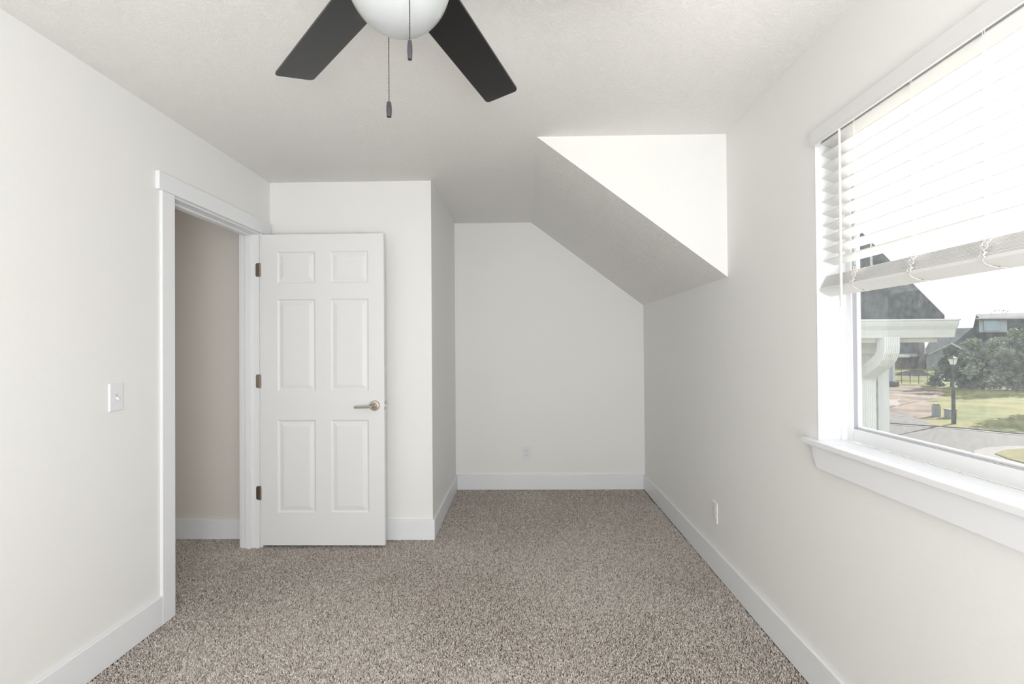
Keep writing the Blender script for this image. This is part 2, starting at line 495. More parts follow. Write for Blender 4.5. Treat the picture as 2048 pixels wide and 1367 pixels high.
for yy in (1.742, 1.487, 1.255, 1.0, 0.75, 0.55):
    b = MB()
    for dy in (0.0, 0.006):
        b.tube([(1.1235, yy+dy, 2.07), (1.1225, yy+dy, 1.575)], 0.0008, 5)
        b.tube([(1.176, yy+dy, 2.07), (1.1765, yy+dy, 1.54)], 0.0008, 5)
    b.build('ladder_cord', m_cord, bl)
    # the gathered cord hanging in loops over the stack
    b = MB(); pts = []
    for k in range(90):
        t = k/89
        zz = 1.566 - 0.05*t
        xx = 1.1275 - 0.014*t - 0.004 - 0.003*abs(math.sin(k*0.55))
        pts.append((xx, yy + 0.012*math.sin(k*0.62)*(1-0.4*t) + 0.004*math.sin(k*1.7), zz + 0.006*math.sin(k*0.9)))
    pts += [(1.109, yy, 1.508), (1.112, yy-0.004, 1.498), (1.128, yy-0.008, 1.490), (1.138, yy-0.020, 1.485), (1.134, yy-0.026, 1.486), (1.130, yy-0.018, 1.489), (1.142, yy-0.034, 1.482)]
    b.tube(pts, 0.0010, 5)
    b.build('lift_cord', m_cord, bl, smooth=True)
b = MB().tube([(1.103, 1.790, 2.052), (1.103, 1.790, 1.452)], 0.0042, 6).tube([(1.103, 1.790, 1.452), (1.103, 1.790, 1.437)], 0.0050, 6)
b.tube([(1.122, 1.790, 2.072), (1.103, 1.790, 2.060), (1.103, 1.790, 2.05)], 0.0012, 6)
b.build('tilt_wand', m_slat, bl)

# ------------------------------------------------------------------ switch and outlets
def plate(b, c, n, w=0.071, h=0.116, t=0.006):
    """plate lying on a wall: c centre, n 'X+','X-','Y-' facing direction; returns mapper (u across, v up, d out)"""
    def M(u, v, d):
        if n == 'X+': return (c[0]+d, c[1]+u, c[2]+v)
        if n == 'X-': return (c[0]-d, c[1]-u, c[2]+v)
        return (c[0]+u, c[1]-d, c[2]+v)
    def frust(u0, v0, u1, v1, d0, d1, ins):
        vs = [M(u0, v0, d0), M(u1, v0, d0), M(u1, v1, d0), M(u0, v1, d0), M(u0+ins, v0+ins, d1), M(u1-ins, v0+ins, d1), M(u1-ins, v1-ins, d1), M(u0+ins, v1-ins, d1)]
        b.add(vs, [(0,1,2,3),(4,5,6,7),(0,1,5,4),(1,2,6,5),(2,3,7,6),(3,0,4,7)])
    frust(-w/2, -h/2, w/2, h/2, 0, t*0.55, 0.0005)
    frust(-w/2+0.0005, -h/2+0.0005, w/2-0.0005, h/2-0.0005, t*0.55, t, 0.003)
    return M
def disc(b, M, u, v, d0, d1, ru, rv, n=20, flat=None):
    vs = []
    for d in (d0, d1):
        for k in range(n):
            a = 2*math.pi*k/n
            uu, vv = ru*math.cos(a), rv*math.sin(a)
            if flat: vv = max(-flat, min(flat, vv))
            vs.append(M(u+uu, v+vv, d))
    b.add(vs, [tuple(range(n)), tuple(range(n, 2*n))] + [(k, (k+1) % n, (k+1) % n+n, k+n) for k in range(n)])
def bx(b, M, u0, v0, u1, v1, d0, d1):
    vs = [M(u0,v0,d0),M(u1,v0,d0),M(u1,v1,d0),M(u0,v1,d0),M(u0,v0,d1),M(u1,v0,d1),M(u1,v1,d1),M(u0,v1,d1)]
    b.add(vs, [(0,1,2,3),(4,5,6,7),(0,1,5,4),(1,2,6,5),(2,3,7,6),(3,0,4,7)])

sw = thing('light_switch', (XL, 2.140, 1.105), 'white toggle light switch plate on the left wall beside the doorway', 'light switch')
b = MB(); M = plate(b, (XL, 2.140, 1.105), 'X+', 0.074, 0.118)
b.build('switch_plate', m_plate, sw)
b = MB(); bx(b, M, -0.0055, -0.012, 0.0055, 0.012, 0.005, 0.0068)
b.build('toggle_slot', mat('switch_slot', (0.55, 0.55, 0.57), 0.5), sw)
b = MB(); b.add([M(-0.0042,-0.009,0.006),M(0.0042,-0.009,0.006),M(0.0042,0.004,0.006),M(-0.0042,0.004,0.006),M(-0.0035,-0.011,0.016),M(0.0035,-0.011,0.016),M(0.0035,-0.006,0.018),M(-0.0035,-0.006,0.018)],
      [(0,1,2,3),(4,5,6,7),(0,1,5,4),(1,2,6,5),(2,3,7,6),(3,0,4,7)])
b.build('toggle', m_plate, sw)
for v in (0.030, -0.030):
    b = MB(); disc(b, M, 0, v, 0.005, 0.0068, 0.0032, 0.0032, 14); b.build('screw', m_plate, sw)

def outlet(c, n, label):
    t = thing('wall_outlet', c, label, 'outlet', group='duplex outlets low on the walls')
    b = MB(); M = plate(b, c, n)
    b.build('cover_plate', m_plate, t)
    for v in (0.0195, -0.0195):
        b = MB(); disc(b, M, 0, v, 0.005, 0.0075, 0.0172, 0.0172, 28, flat=0.0142)
        f = b.build('receptacle', m_plate, t)
        b = MB()
        bx(b, M, -0.0075, v-0.001, -0.0052, v+0.0085, 0.0072, 0.0078)
        bx(b, M, 0.0052, v-0.000, 0.0073, v+0.0075, 0.0072, 0.0078)
        disc(b, M, 0, v-0.0078, 0.0072, 0.0078, 0.0026, 0.0028, 12)
        b.build('slots', m_slot, f)
    b = MB(); disc(b, M, 0, 0, 0.005, 0.0068, 0.003, 0.003, 12); b.build('screw', m_plate, t)
outlet((0.031, YF, 0.333), 'Y-', 'white duplex outlet on the alcove end wall')
outlet((XR, 2.988, 0.345), 'X-', 'white duplex outlet low on the right wall beyond the window')

# ------------------------------------------------------------------ ceiling fan
FXC, FYC = -0.2615, 1.0955
fan = thing('ceiling_fan', (FXC, FYC, H), 'black bladed ceiling fan with a frosted white light bowl', 'ceiling fan')
MB().lathe([(0.0, 0.0), (0.075, 0.0), (0.072, -0.02), (0.045, -0.045), (0.02, -0.05), (0.02, -0.06), (0.055, -0.065)], (FXC, FYC, H), 'Z', 40).build('canopy', m_ring, fan, smooth=35)
MB().lathe([(0.055, 0), (0.088, -0.008), (0.102, -0.03), (0.105, -0.14), (0.112, -0.16), (0.122, -0.165), (0.122, -0.20), (0.118, -0.204), (0.0, -0.204)],
           (FXC, FYC, 2.3797-0.035+0.0), 'Z', 56).build('motor_housing', m_ring, fan, smooth=35)
MB().lathe([(0.10, 0.038), (0.126, 0.034), (0.128, 0.004), (0.124, 0.0), (0.112, 0.002), (0.0, 0.002)], (FXC, FYC, 2.110), 'Z', 56).build('light_kit_ring', m_ring, fan, smooth=35)
prof = []
ga, gb, gz = 0.1125, 0.118, 2.137
for k in range(0, 19):
    a = R(90*k/18)
    prof.append((max(ga*math.cos(a), 0.0), -gb*math.sin(a)))
prof = [(ga-0.004, 0.008)] + prof
b = MB().lathe(prof[:-1] + [(0.0005, -gb)], (FXC, FYC, gz-0.03), 'Z', 64)
b.build('light_bowl', m_globe, fan, smooth=True)
blade_angles = [132.6, 72.45, 132.6+75, 132.6+150, 132.6+225]
ZB, BRr, BW, BWR, PIT = 2.1523, 0.661, 0.1162, 0.1185, R(-9.3)
for ang in blade_angles:
    a = R(ang)
    ca, sa = math.cos(a), math.sin(a)
    out = []
    r0, r1, cr = 0.15, BRr, 0.014
    sk = 0.09
    def E(r, y): return (r + sk*y*(1 if r > 0.4 else 0), y)
    w1, w0 = BW/2, BWR/2
    out = [(r0, -w0), (r1-cr, -w1)]
    for k in range(1, 6):
        t = R(-90 + 18*k); out.append((r1-cr+cr*math.cos(t), -w1+cr+cr*math.sin(t)))
    for k in range(0, 6):
        t = R(18*k); out.append((r1-cr+cr*math.cos(t), w1-cr+cr*math.sin(t)))
    out.append((r0, w0))
    pts = []
    for (r, y) in out:
        r = r + (sk*y if r > 0.4 else 0)
        pts.append((FXC + ca*r - sa*y*math.cos(PIT), FYC + sa*r + ca*y*math.cos(PIT), ZB + y*math.sin(PIT)))
    MB().prism(pts, (0, 0, 0.006)).build('blade', m_black, fan)
    b = MB()
    for s_ in (-1, 1):
        p0 = (FXC+ca*0.10-sa*0.02*s_, FYC+sa*0.10+ca*0.02*s_, ZB+0.012)
        p1 = (FXC+ca*0.23-sa*0.03*s_, FYC+sa*0.23+ca*0.03*s_, ZB+0.03*s_*math.sin(PIT)+0.010)
        b.tube([p0, p1], 0.005, 8)
    b.build('blade_bracket', m_ring, fan)
def pull_chain(x, y, ztop, zfob_top, zfob_bot, rmid):
    b = MB(); z = ztop
    while z > zfob_top:
        b.lathe([(0.0003, 0.0014), (0.0011, 0.0009), (0.0014, 0), (0.0011, -0.0009), (0.0003, -0.0014)], (x, y, z), 'Z', 8)
        z -= 0.0036
    b.tube([(x, y, ztop), (x, y, zfob_top)], 0.00035, 5)
    ch = b.build('pull_chain', m_chain, fan, smooth=True)
    h = zfob_top-zfob_bot
    b = MB().lathe([(0.0015, 0), (rmid*0.72, -0.001), (rmid*0.92, -h*0.25), (rmid, -h*0.55), (rmid*0.86, -h*0.93), (rmid*0.8, -h), (rmid*0.62, -h), (rmid*0.6, -h+0.003), (0.0, -h+0.003)], (x, y, zfob_top), 'Z', 24)
    b.build('pull_fob', m_fob, ch, smooth=50)
pull_chain(-0.3163, 1.22, 2.13, 1.8975, 1.8610, 0.0066)
pull_chain(-0.2142, 0.985, 2.13, 1.9030, 1.8655, 0.0050)

# ------------------------------------------------------------------ floor and carpet
m_carpet_base = mat('carpet_backing', (0.10, 0.088, 0.078), 0.95, spec=0.0)
b = MB().box((HX-0.12, YB-0.12, -0.12), (XO, YF+0.12, -0.004))
floor = struct(b.build('floor', m_carpet_base), 'floor of the room covered in grey brown carpet', 'floor')

def carpet_material():
    M = bpy.data.materials.new('carpet_yarn')
    M.use_nodes = True
    N = M.node_tree.nodes; L = M.node_tree.links
    b = N['Principled BSDF']
    b.inputs['Roughness'].default_value = 0.95
    b.inputs['Specular IOR Level'].default_value = 0.05
    at = N.new('ShaderNodeAttribute'); at.attribute_name = 'yarn'
    cr = N.new('ShaderNodeValToRGB')
    e = cr.color_ramp.elements
    e[0].position = 0.0; e[0].color = (0.29, 0.245, 0.215, 1)
    e[1].position = 1.0; e[1].color = (0.92, 0.865, 0.81, 1)
    k = e.new(0.45); k.color = (0.60, 0.54, 0.49, 1)
    L.new(at.outputs['Fac'], cr.inputs[0])
    L.new(cr.outputs[0], b.inputs['Base Color'])
    return M
m_carpet = carpet_material()

def make_carpet():
    rng = np.random.default_rng(11)
    cells = []
    def region(x0, x1, y0, y1, sp):
        nx = int((x1-x0)/sp); ny = int((y1-y0)/sp)
        gx, gy = np.meshgrid(np.arange(nx), np.arange(ny))
        x = x0 + (gx + 0.5)*sp; y = y0 + (gy + 0.5)*sp
        x = x + rng.uniform(-0.42, 0.42, x.shape)*sp; y = y + rng.uniform(-0.42, 0.42, y.shape)*sp
        s = np.full(x.size, sp)
        cells.append(np.stack([x.ravel(), y.ravel(), s], 1))
    sp = 0.0066
    region(XL+BT, XR-BT, 1.55, YW-BT, sp)
    region(XB+BT, XR-BT, YW-BT, YF-BT, sp)
    region(HX, XL+BT, 2.45, YW, sp)
    region(XL+BT, XR-BT, YB, 1.55, 0.022)
    region(HX, XL-0.12, 1.3, 2.45, 0.022)
    P = np.concatenate(cells)
    # hallway cells only through the opening
    keep = ~((P[:, 0] < XL+BT) & (P[:, 0] > XLO) & ((P[:, 1] < DY0) | (P[:, 1] > DY1)))
    P = P[keep]
    n = len(P)
    x, y, sp = P[:, 0], P[:, 1], P[:, 2]
    # direction of the nap changes in broad vacuumed patches
    ph = 2.6*np.sin(1.9*x+0.7*y+0.4) + 2.2*np.sin(2.3*y-1.4*x+1.1) + 1.3*np.sin(5.1*x+3.7*y)
    lean = 0.30*sp
    lx = np.cos(ph)*lean + rng.normal(0, 0.28, n)*sp
    ly = np.sin(ph)*lean + rng.normal(0, 0.28, n)*sp
    h = rng.uniform(0.55, 1.25, n)*np.minimum(sp, 0.010)
    rb = 0.56*sp; rt = rng.uniform(0.28, 0.48, n)*sp
    a0 = rng.uniform(0, math.pi/2, n)
    V = np.zeros((n, 8, 3), np.float32)
    for k in range(4):
        a = a0 + k*math.pi/2
        V[:, k, 0] = x + rb*np.cos(a); V[:, k, 1] = y + rb*np.sin(a); V[:, k, 2] = -0.004
        V[:, k+4, 0] = x + lx + rt*np.cos(a+0.5); V[:, k+4, 1] = y + ly + rt*np.sin(a+0.5)
        V[:, k+4, 2] = -0.004 + h + rng.normal(0, 0.10, n)*sp
    # stay inside the walls
    F = np.array([[4, 5, 6, 7], [0, 1, 5, 4], [1, 2, 6, 5], [2, 3, 7, 6], [3, 0, 4, 7]])
    faces = (F[None] + (np.arange(n)*8)[:, None, None]).reshape(-1, 4)
    me = bpy.data.meshes.new('carpet_pile')
    me.vertices.add(n*8); me.vertices.foreach_set('co', V.reshape(-1))
    nf = len(faces)
    me.loops.add(nf*4); me.loops.foreach_set('vertex_index', faces.reshape(-1).astype(np.int32))
    me.polygons.add(nf)
    me.polygons.foreach_set('loop_start', (np.arange(nf)*4).astype(np.int32))
    me.polygons.foreach_set('loop_total', np.full(nf, 4, np.int32))
    me.update()
    yarn = np.clip(rng.normal(0.48, 0.25, n), 0, 1)
    patch = np.tanh(2.5*np.sin(2.1*x+1.3*np.sin(2.7*y+0.5)+0.4)*np.sin(1.9*y+1.1*np.sin(2.9*x)+0.9)+0.8*np.sin(6.3*x+2.2*y)*np.sin(5.2*y-2.0*x))
    yarn = np.clip(yarn + 0.055*patch, 0, 1)
    at = me.attributes.new('yarn', 'FLOAT', 'POINT')
    at.data.foreach_set('value', np.repeat(yarn, 8).astype(np.float32))
    me.materials.append(m_carpet)
    me.validate()
    o = bpy.data.objects.new('carpet_pile', me)
    COL.objects.link(o)
    o.parent = floor
    tag(o, 'speckled grey brown cut pile carpet', kind='stuff')
make_carpet()
#EXTERIOR
# ================================================================== outdoors
GZ = -2.9
def ray(px, py):
    return _f + _r*((px-1024)/1024) - _u*((py-683.5)/1024)
def at(px, py, Y):
    """point seen at a photo position, at distance Y along the room axis"""
    v = ray(px, py); t = Y/v.y
    return Vector((v.x*t, Y, ZC+v.z*t))
def gr(px, py, z=GZ):
    v = ray(px, py); t = (z-ZC)/v.z
    return Vector((v.x*t, v.y*t, z))

m_lawn = mat('lawn', (0.085, 0.105, 0.028), 0.95, noise=(0.35, (0.185, 0.165, 0.06), 8), spec=0.05)
m_road = mat('street_concrete', (0.098, 0.093, 0.088), 0.9, noise=(3.0, (0.080, 0.076, 0.072), 8), spec=0.1)
m_curb = mat('curb_concrete', (0.18, 0.17, 0.16), 0.9, noise=(4.0, (0.145, 0.137, 0.13), 5), spec=0.1)
m_curbd = mat('gutter_line', (0.09, 0.087, 0.082), 0.9, spec=0.1)
m_soil = mat('bare_soil', (0.22, 0.17, 0.135), 0.95, noise=(0.55, (0.085, 0.065, 0.05), 9), spec=0.05)
m_gravel = mat('gravel', (0.16, 0.155, 0.15), 0.95, noise=(5.0, (0.08, 0.078, 0.075), 8), spec=0.05)
m_shingle = mat('roof_shingles', (0.030, 0.033, 0.036), 0.9, noise=(14, (0.060, 0.064, 0.066), 6), spec=0.1)
m_shingle2 = mat('far_roof_shingles', (0.055, 0.062, 0.070), 0.9, noise=(3, (0.040, 0.045, 0.052), 6), spec=0.1)
m_gutter = mat('white_aluminium', (0.52, 0.54, 0.56), 0.45)
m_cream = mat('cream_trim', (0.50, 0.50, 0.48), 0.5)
m_brick = mat('brick', (0.17, 0.145, 0.13), 0.9, noise=(2.5, (0.10, 0.095, 0.09), 6), spec=0.1)
m_greysid = mat('grey_siding', (0.19, 0.20, 0.21), 0.7)
m_bluesid = mat('pale_siding', (0.30, 0.33, 0.35), 0.7)
m_lilac = mat('neighbour_siding_shade', (0.42, 0.42, 0.48), 0.7)  # shaded side of the white neighbour wall put into a lilac colour
m_winglass = mat('far_window_glass', (0.25, 0.33, 0.40), 0.15)
m_iron = mat('black_iron', (0.02, 0.02, 0.022), 0.5)
m_lampgl = mat('lantern_glass', (0.80, 0.78, 0.74), 0.3)
m_green = mat('utility_box_grey', (0.20, 0.22, 0.22), 0.6)
m_bark = mat('bark', (0.07, 0.06, 0.05), 0.9)
m_ever = mat('evergreen_leaves', (0.030, 0.045, 0.022), 0.8, noise=(1.2, (0.065, 0.085, 0.035), 4), spec=0.1)
m_pale = mat('pale_leaves', (0.11, 0.14, 0.075), 0.8, noise=(1.0, (0.20, 0.23, 0.14), 4), spec=0.1)
m_bright = mat('bright_leaves', (0.12, 0.19, 0.03), 0.8, noise=(2.0, (0.18, 0.24, 0.06), 4), spec=0.1)

# ---- ground surfaces
b = MB().box((-60, -60, GZ-0.5), (260, 300, GZ))
lw = b.build('lawn', m_lawn); tag(lw, 'green and straw coloured lawn across the street', 'lawn', kind='stuff')
def flat(name, pts, z, m_, label, cat, th=0.03):
    b = MB().prism([(p[0], p[1], z-th) for p in pts], (0, 0, th))
    o = b.build(name, m_)
    return tag(o, label, cat)
farcurb = [gr(1700, 842), gr(1776, 848.5), gr(1850, 853.5), gr(1938, 859.5), gr(2048, 870.5), gr(2130, 881)]
far0 = farcurb[0] + (farcurb[0]-farcurb[1]).normalized()*60
far1 = farcurb[-1] + (farcurb[-1]-farcurb[-2]).normalized()*25
road = [far0] + farcurb + [far1, Vector((30, -10, GZ)), Vector((8, -10, GZ)), Vector((5.5, 13.6, GZ)), Vector((-20, 40, GZ))]
flat('street', [(p.x, p.y) for p in road], GZ+0.03, m_road, 'pale grey concrete street below the window', 'street')
def strip(name, pts, w0, w1, z0, z1, m_, label, cat):
    b = MB()
    n = len(pts)
    L_ = []; Rr_ = []
    for i, p in enumerate(pts):
        d = (pts[min(i+1, n-1)]-pts[max(i-1, 0)]); d.z = 0; d.normalize()
        nn = Vector((d.y, -d.x, 0))
        L_.append(p + nn*w0); Rr_.append(p + nn*w1)
    vs = []; fs = []
    for i in range(n):
        vs += [(L_[i].x, L_[i].y, z0), (L_[i].x, L_[i].y, z1), (Rr_[i].x, Rr_[i].y, z1), (Rr_[i].x, Rr_[i].y, z0)]
    for i in range(n-1):
        for k in range(4):
            a = i*4+k; c = i*4+(k+1) % 4
            fs.append((a, c, c+4, a+4))
    fs += [(0, 1, 2, 3), tuple(range(4*n-4, 4*n))]
    b.add(vs, fs)
    return tag(b.build(name, m_), label, cat)
cl = [far0] + farcurb + [far1]
strip('curb', cl, -0.18, -0.05, GZ+0.001, GZ+0.09, m_curbd, 'dark curb edge along the far side of the street', 'curb')  # curb edge in a darker colour than the gutter pan
strip('gutter_pan', cl, -0.04, 0.34, GZ+0.031, GZ+0.045, m_curb, 'light concrete gutter strip along the far side of the street', 'curb')

def wobble(pts, amp, n, seed):
    rr = random.Random(seed); out = []
    for i in range(len(pts)):
        a, c = Vector(pts[i]), Vector(pts[(i+1) % len(pts)])
        for k in range(n):
            t = k/n
            p = a.lerp(c, t)
            if k: p = p + Vector((rr.uniform(-amp, amp), rr.uniform(-amp, amp), 0))
            out.append(p)
    return out
soil = [gr(*p) for p in ((1740, 769), (1790, 770), (1850, 772), (1885, 779), (1893, 789), (1872, 797), (1858, 806), (1866, 822), (1878, 834), (1850, 838), (1790, 828), (1740, 822))]
o = flat('bare_soil', [(p.x, p.y) for p in wobble(soil, 0.5, 6, 2)], GZ+0.015, m_soil, 'patch of bare brown soil between the lawn and the gravel', 'soil', 0.01)
o['kind'] = 'stuff'
slab = [gr(*p) for p in ((1740, 799), (1802, 799), (1795, 812), (1740, 808))]
flat('sand_pad', [(p.x, p.y) for p in wobble(slab, 0.15, 4, 3)], GZ+0.03, mat('pale_sand', (0.20, 0.175, 0.16), 0.9, spec=0.1), 'pale flat sandy pad lying on the bare soil', 'sand', 0.01)
grav = [gr(*p) for p in ((1700, 815), (1776, 823), (1812, 829), (1845, 842), (1880, 855), (1776, 848), (1700, 841))]
o = flat('gravel', [(p.x, p.y) for p in wobble(grav, 0.12, 5, 4)], GZ+0.022, m_gravel, 'grey gravel apron beside the street', 'gravel', 0.01)
o['kind'] = 'stuff'
isl = [gr(*p) for p in ((1990, 911), (2010, 904), (2048, 901), (2110, 903))] + [Vector((26, 14, GZ)), Vector((19, 11, GZ)), gr(2075, 942), gr(2048, 930), gr(2015, 921)]
c0 = sum(isl, Vector())/len(isl)
isl_o = [c0 + (p-c0)*1.0 + (p-c0).normalized()*0.65 for p in isl]
flat('island_curb', [(p.x, p.y) for p in isl_o], GZ+0.07, m_curb, 'pale concrete curb around the near grass island', 'curb', 0.038)
o = flat('island_grass', [(p.x, p.y) for p in isl], GZ+0.10, mat('dry_grass', (0.17, 0.15, 0.06), 0.95, noise=(3, (0.11, 0.11, 0.04), 6), spec=0.05), 'dry grass on the near street island', 'grass', 0.028)
o['kind'] = 'stuff'

# ---- own house wing beyond the window
wing = thing('house_wing', (1.3, 4.3, GZ), 'shaded white sided wing of the house just outside the window', 'house')
GY = 3.90
WXR = 3.02
b = MB()
zt = GZ
k = 0
while zt < 1.33:
    z2 = min(zt+0.115, 1.33)
    b.prism([(XO+0.02, 4.30, zt), (XO+0.02, 4.42, zt), (XO+0.02, 4.42, z2), (XO+0.02, 4.312, z2)], (WXR-XO-0.02-0.09, 0, 0))
    zt = z2
b.box((XO+0.02, 4.42, GZ), (WXR, 9.0, 1.33))
b.build('siding', m_cream, wing)
MB().box((WXR-0.09, 4.285, GZ), (WXR, 4.42, 1.33)).build('corner_board', m_gutter, wing)
MB().box((XO+0.02, 4.285, 1.225), (WXR-0.09, 4.30, 1.33)).build('frieze_board', m_cream, wing)
MB().box((XO+0.02, 4.025, 1.318), (3.20, 4.30, 1.335)).build('soffit', m_cream, wing)
MB().box((XO+0.02, 4.015, 1.316), (3.20, 4.035, 1.475)).build('fascia', m_cream, wing)
# K style gutter: profile in the YZ plane, run along X
gp = [(4.014, 1.357), (3.945, 1.353), (3.940, 1.375), (3.930, 1.41), (3.912, 1.44), (3.904, 1.462), (3.903, 1.478), (3.893, 1.480), (3.893, 1.492), (3.910, 1.492),
      (3.912, 1.470), (3.935, 1.43), (3.950, 1.385), (3.955, 1.365), (4.005, 1.367), (4.005, 1.487), (4.014, 1.487)]
b = MB().prism([(XO+0.02, y, z) for y, z in gp], (3.275-XO-0.02, 0, 0))
b.prism([(3.270, y, z) for y, z in gp[:9]+[(4.014, 1.487)]], (0.006, 0, 0))
b.build('gutter', m_gutter, wing)
# corrugated downspout with its elbow
def spout(x0, x1, path, d, name):
    n = 16
    prof = []
    for k in range(n+1):
        t = k/n
        prof.append((x0+(x1-x0)*t, -d/2 - (0.004 if k % 2 else 0)))
    prof += [(x1, d/2), (x0, d/2)]
    P = [Vector((0, y, z)) for y, z in path]
    vs = []; m_ = len(prof); fs = []
    for i, p in enumerate(P):
        t = (P[min(i+1, len(P)-1)] - P[max(i-1, 0)]).normalized()
        nn = Vector((0, -t.z, t.y))     # pointing to the outside of the bend
        for (x, q) in prof:
            w = p - nn*q*(1 if t.z < 0 else 1)*-1
            vs.append((x, w.y if True else 0, w.z))
    for i in range(len(P)-1):
        for k in range(m_):
            a = i*m_+k; c = i*m_+(k+1) % m_
            fs.append((a, c, c+m_, a+m_))
    fs += [tuple(range(m_)), tuple(range((len(P)-1)*m_, len(P)*m_))]
    return MB().add(vs, fs).build(name, m_gutter, wing, smooth=False)
pth = [(3.965, 1.36), (3.965, 1.29), (3.97, 1.25), (3.99, 1.21), (4.03, 1.17), (4.12, 1.12), (4.19, 1.08), (4.225, 1.04), (4.235, 1.0), (4.235, 0.9), (4.235, GZ+0.1)]
spout(2.735, 2.850, pth, 0.085, 'downspout')
# roof: gable end with its rake towards the street
pr = 0.90
rx1 = 3.19
b = MB().prism([(XO+0.01, 3.93, 1.487), (XO+0.01, 3.93, 1.52), (XO+0.01, 8.4, 1.52+pr*4.47), (XO+0.01, 12.9, 1.52), (XO+0.01, 12.9, 1.487), (XO+0.01, 8.4, 1.487+pr*4.42)], (rx1-XO-0.01, 0, 0))
b.build('roof', m_shingle, wing)
MB().prism([(WXR-0.1, 4.42, 1.33), (WXR-0.1, 8.4, 1.33+pr*3.9), (WXR-0.1, 12.4, 1.33)], (0.1, 0, 0)).build('gable_wall', m_cream, wing)

# ---- a neighbouring house whose corner shows past the downspout
nb = thing('neighbour_house', tuple(gr(1760, 772)), 'white neighbouring house corner showing past the downspout', 'house')
c1 = gr(1797, 772)
b = MB().box((c1.x-9, c1.y, GZ), (c1.x-0.6, c1.y+8, GZ+2.9)); b.build('house_wall', m_lilac, nb)
MB().box((c1.x-0.6, c1.y-0.05, GZ), (c1.x-0.35, c1.y+8, GZ+2.9)).build('sunlit_wall_edge', mat('sunlit_white', (0.6, 0.6, 0.6), 0.6), nb)  # sunlit edge of the same white wall, painted as a lighter colour
MB().box((c1.x-9.3, c1.y-0.5, GZ+2.85), (c1.x+0.75, c1.y+8.4, GZ+3.08)).build('eave_gutter', m_gutter, nb)
MB().prism([(c1.x-9.5, c1.y-0.6, GZ+3.08), (c1.x-9.5, c1.y+4, GZ+4.9), (c1.x-9.5, c1.y+8.6, GZ+3.08)], (8.6, 0, 0)).build('roof', m_shingle2, nb)
MB().box((c1.x-1.9, c1.y-0.5, GZ), (c1.x-0.3, c1.y-0.05, GZ+0.5)).build('foundation_step', m_curbd, nb)

# ---- far houses
def hbox(b, x0, x1, ytop, ybot, Y, depth, mi=0):
    a = at(x0, ybot, Y); c = at(x1, ytop, Y)
    a.z = max(a.z, GZ+0.005)
    b.prism([(a.x, Y, a.z), (c.x, Y, a.z), (c.x, Y, c.z), (a.x, Y, c.z)], (depth*a.x/Y, depth, 0), mi)
    return a, c
hA = thing('brick_house', tuple(at(1810, 742, 88)), 'low brick house with dark roof beyond the black fence', 'house')
b = MB(); hbox(b, 1770, 1846, 712, 745, 88, 9); b.build('brick_wall', m_brick, hA)
b = MB(); hbox(b, 1768, 1843, 705, 713, 87.4, 0.3); b.build('fascia', m_cream, hA)
p0, p1 = at(1766, 706, 87.3), at(1846, 706, 87.3); q1, q0 = at(1846, 668, 92), at(1766, 668, 92)
MB().add([p0, p1, q1, q0, p0+Vector((6.8,9,-0.1)), p1+Vector((6.8,9,-0.1))], [(0,1,2,3), (3,2,5,4), (0,3,4), (1,5,2), (0,4,5,1)]).build('roof', m_shingle2, hA)
b = MB(); hbox(b, 1839, 1849, 672, 742, 86.6, 1.2); b.build('brick_pier', mat('tan_brick', (0.19, 0.165, 0.145), 0.9), hA)
b = MB(); a = at(1849, 684, 86.5); c = at(1853, 708, 86.5); d = at(1849, 708, 86.5)
b.prism([a, c, d], (0, 0.3, 0)); b.build('white_trim', m_gutter, hA)
dv = [gr(1786, 750), gr(1800, 744), (gr(1822, 739)), gr(1838, 739), gr(1868, 751), gr(1840, 752)]  # dark polygon laid on the lawn as the shadow before the far houses
flat('shadow_patch', [(q_.x, q_.y) for q_ in dv], GZ+0.02, mat('shadow_grey', (0.035, 0.037, 0.04), 0.9, noise=(1.5, (0.05, 0.05, 0.05), 4), spec=0.0), 'flat dark patch painted as shadow behind the black fence', 'shadow_patch', 0.01)

hB = thing('grey_garage', tuple(at(1895, 742, 84)), 'grey sided gabled garage behind the evergreen tree', 'garage')
A_ = at(1851, 709, 84); B_ = at(1895.5, 688.5, 84); C_ = at(1943, 711, 84); D_ = at(1943, 745, 84); E_ = at(1853, 745, 84); D_.z = E_.z = GZ+0.005
b = MB().prism([E_, D_, Vector((D_.x, 84, A_.z)), B_, Vector((E_.x, 84, A_.z))], (5.7, 5.8, 0)); b.build('siding', m_greysid, hB)
b = MB()
up = Vector((0, 0, 0.28)); dn = Vector((0, -0.5, 0))
b.prism([A_+dn, B_+dn, B_+dn+up, A_+dn+up], (6.1, 6.3, 0)); b.prism([B_+dn, C_+dn, C_+dn+up, B_+dn+up], (6.1, 6.3, 0))
b.build('roof', m_shingle2, hB)
b = MB(); b.prism([A_+dn, B_+dn, B_+dn+up*0.8, A_+dn+up*0.8], (0, -0.1, 0)); b.prism([B_+dn, C_+dn, C_+dn+up*0.8, B_+dn+up*0.8], (0, -0.1, 0))
b.build('rake_trim', mat('light_grey_trim', (0.30, 0.32, 0.33), 0.6), hB)

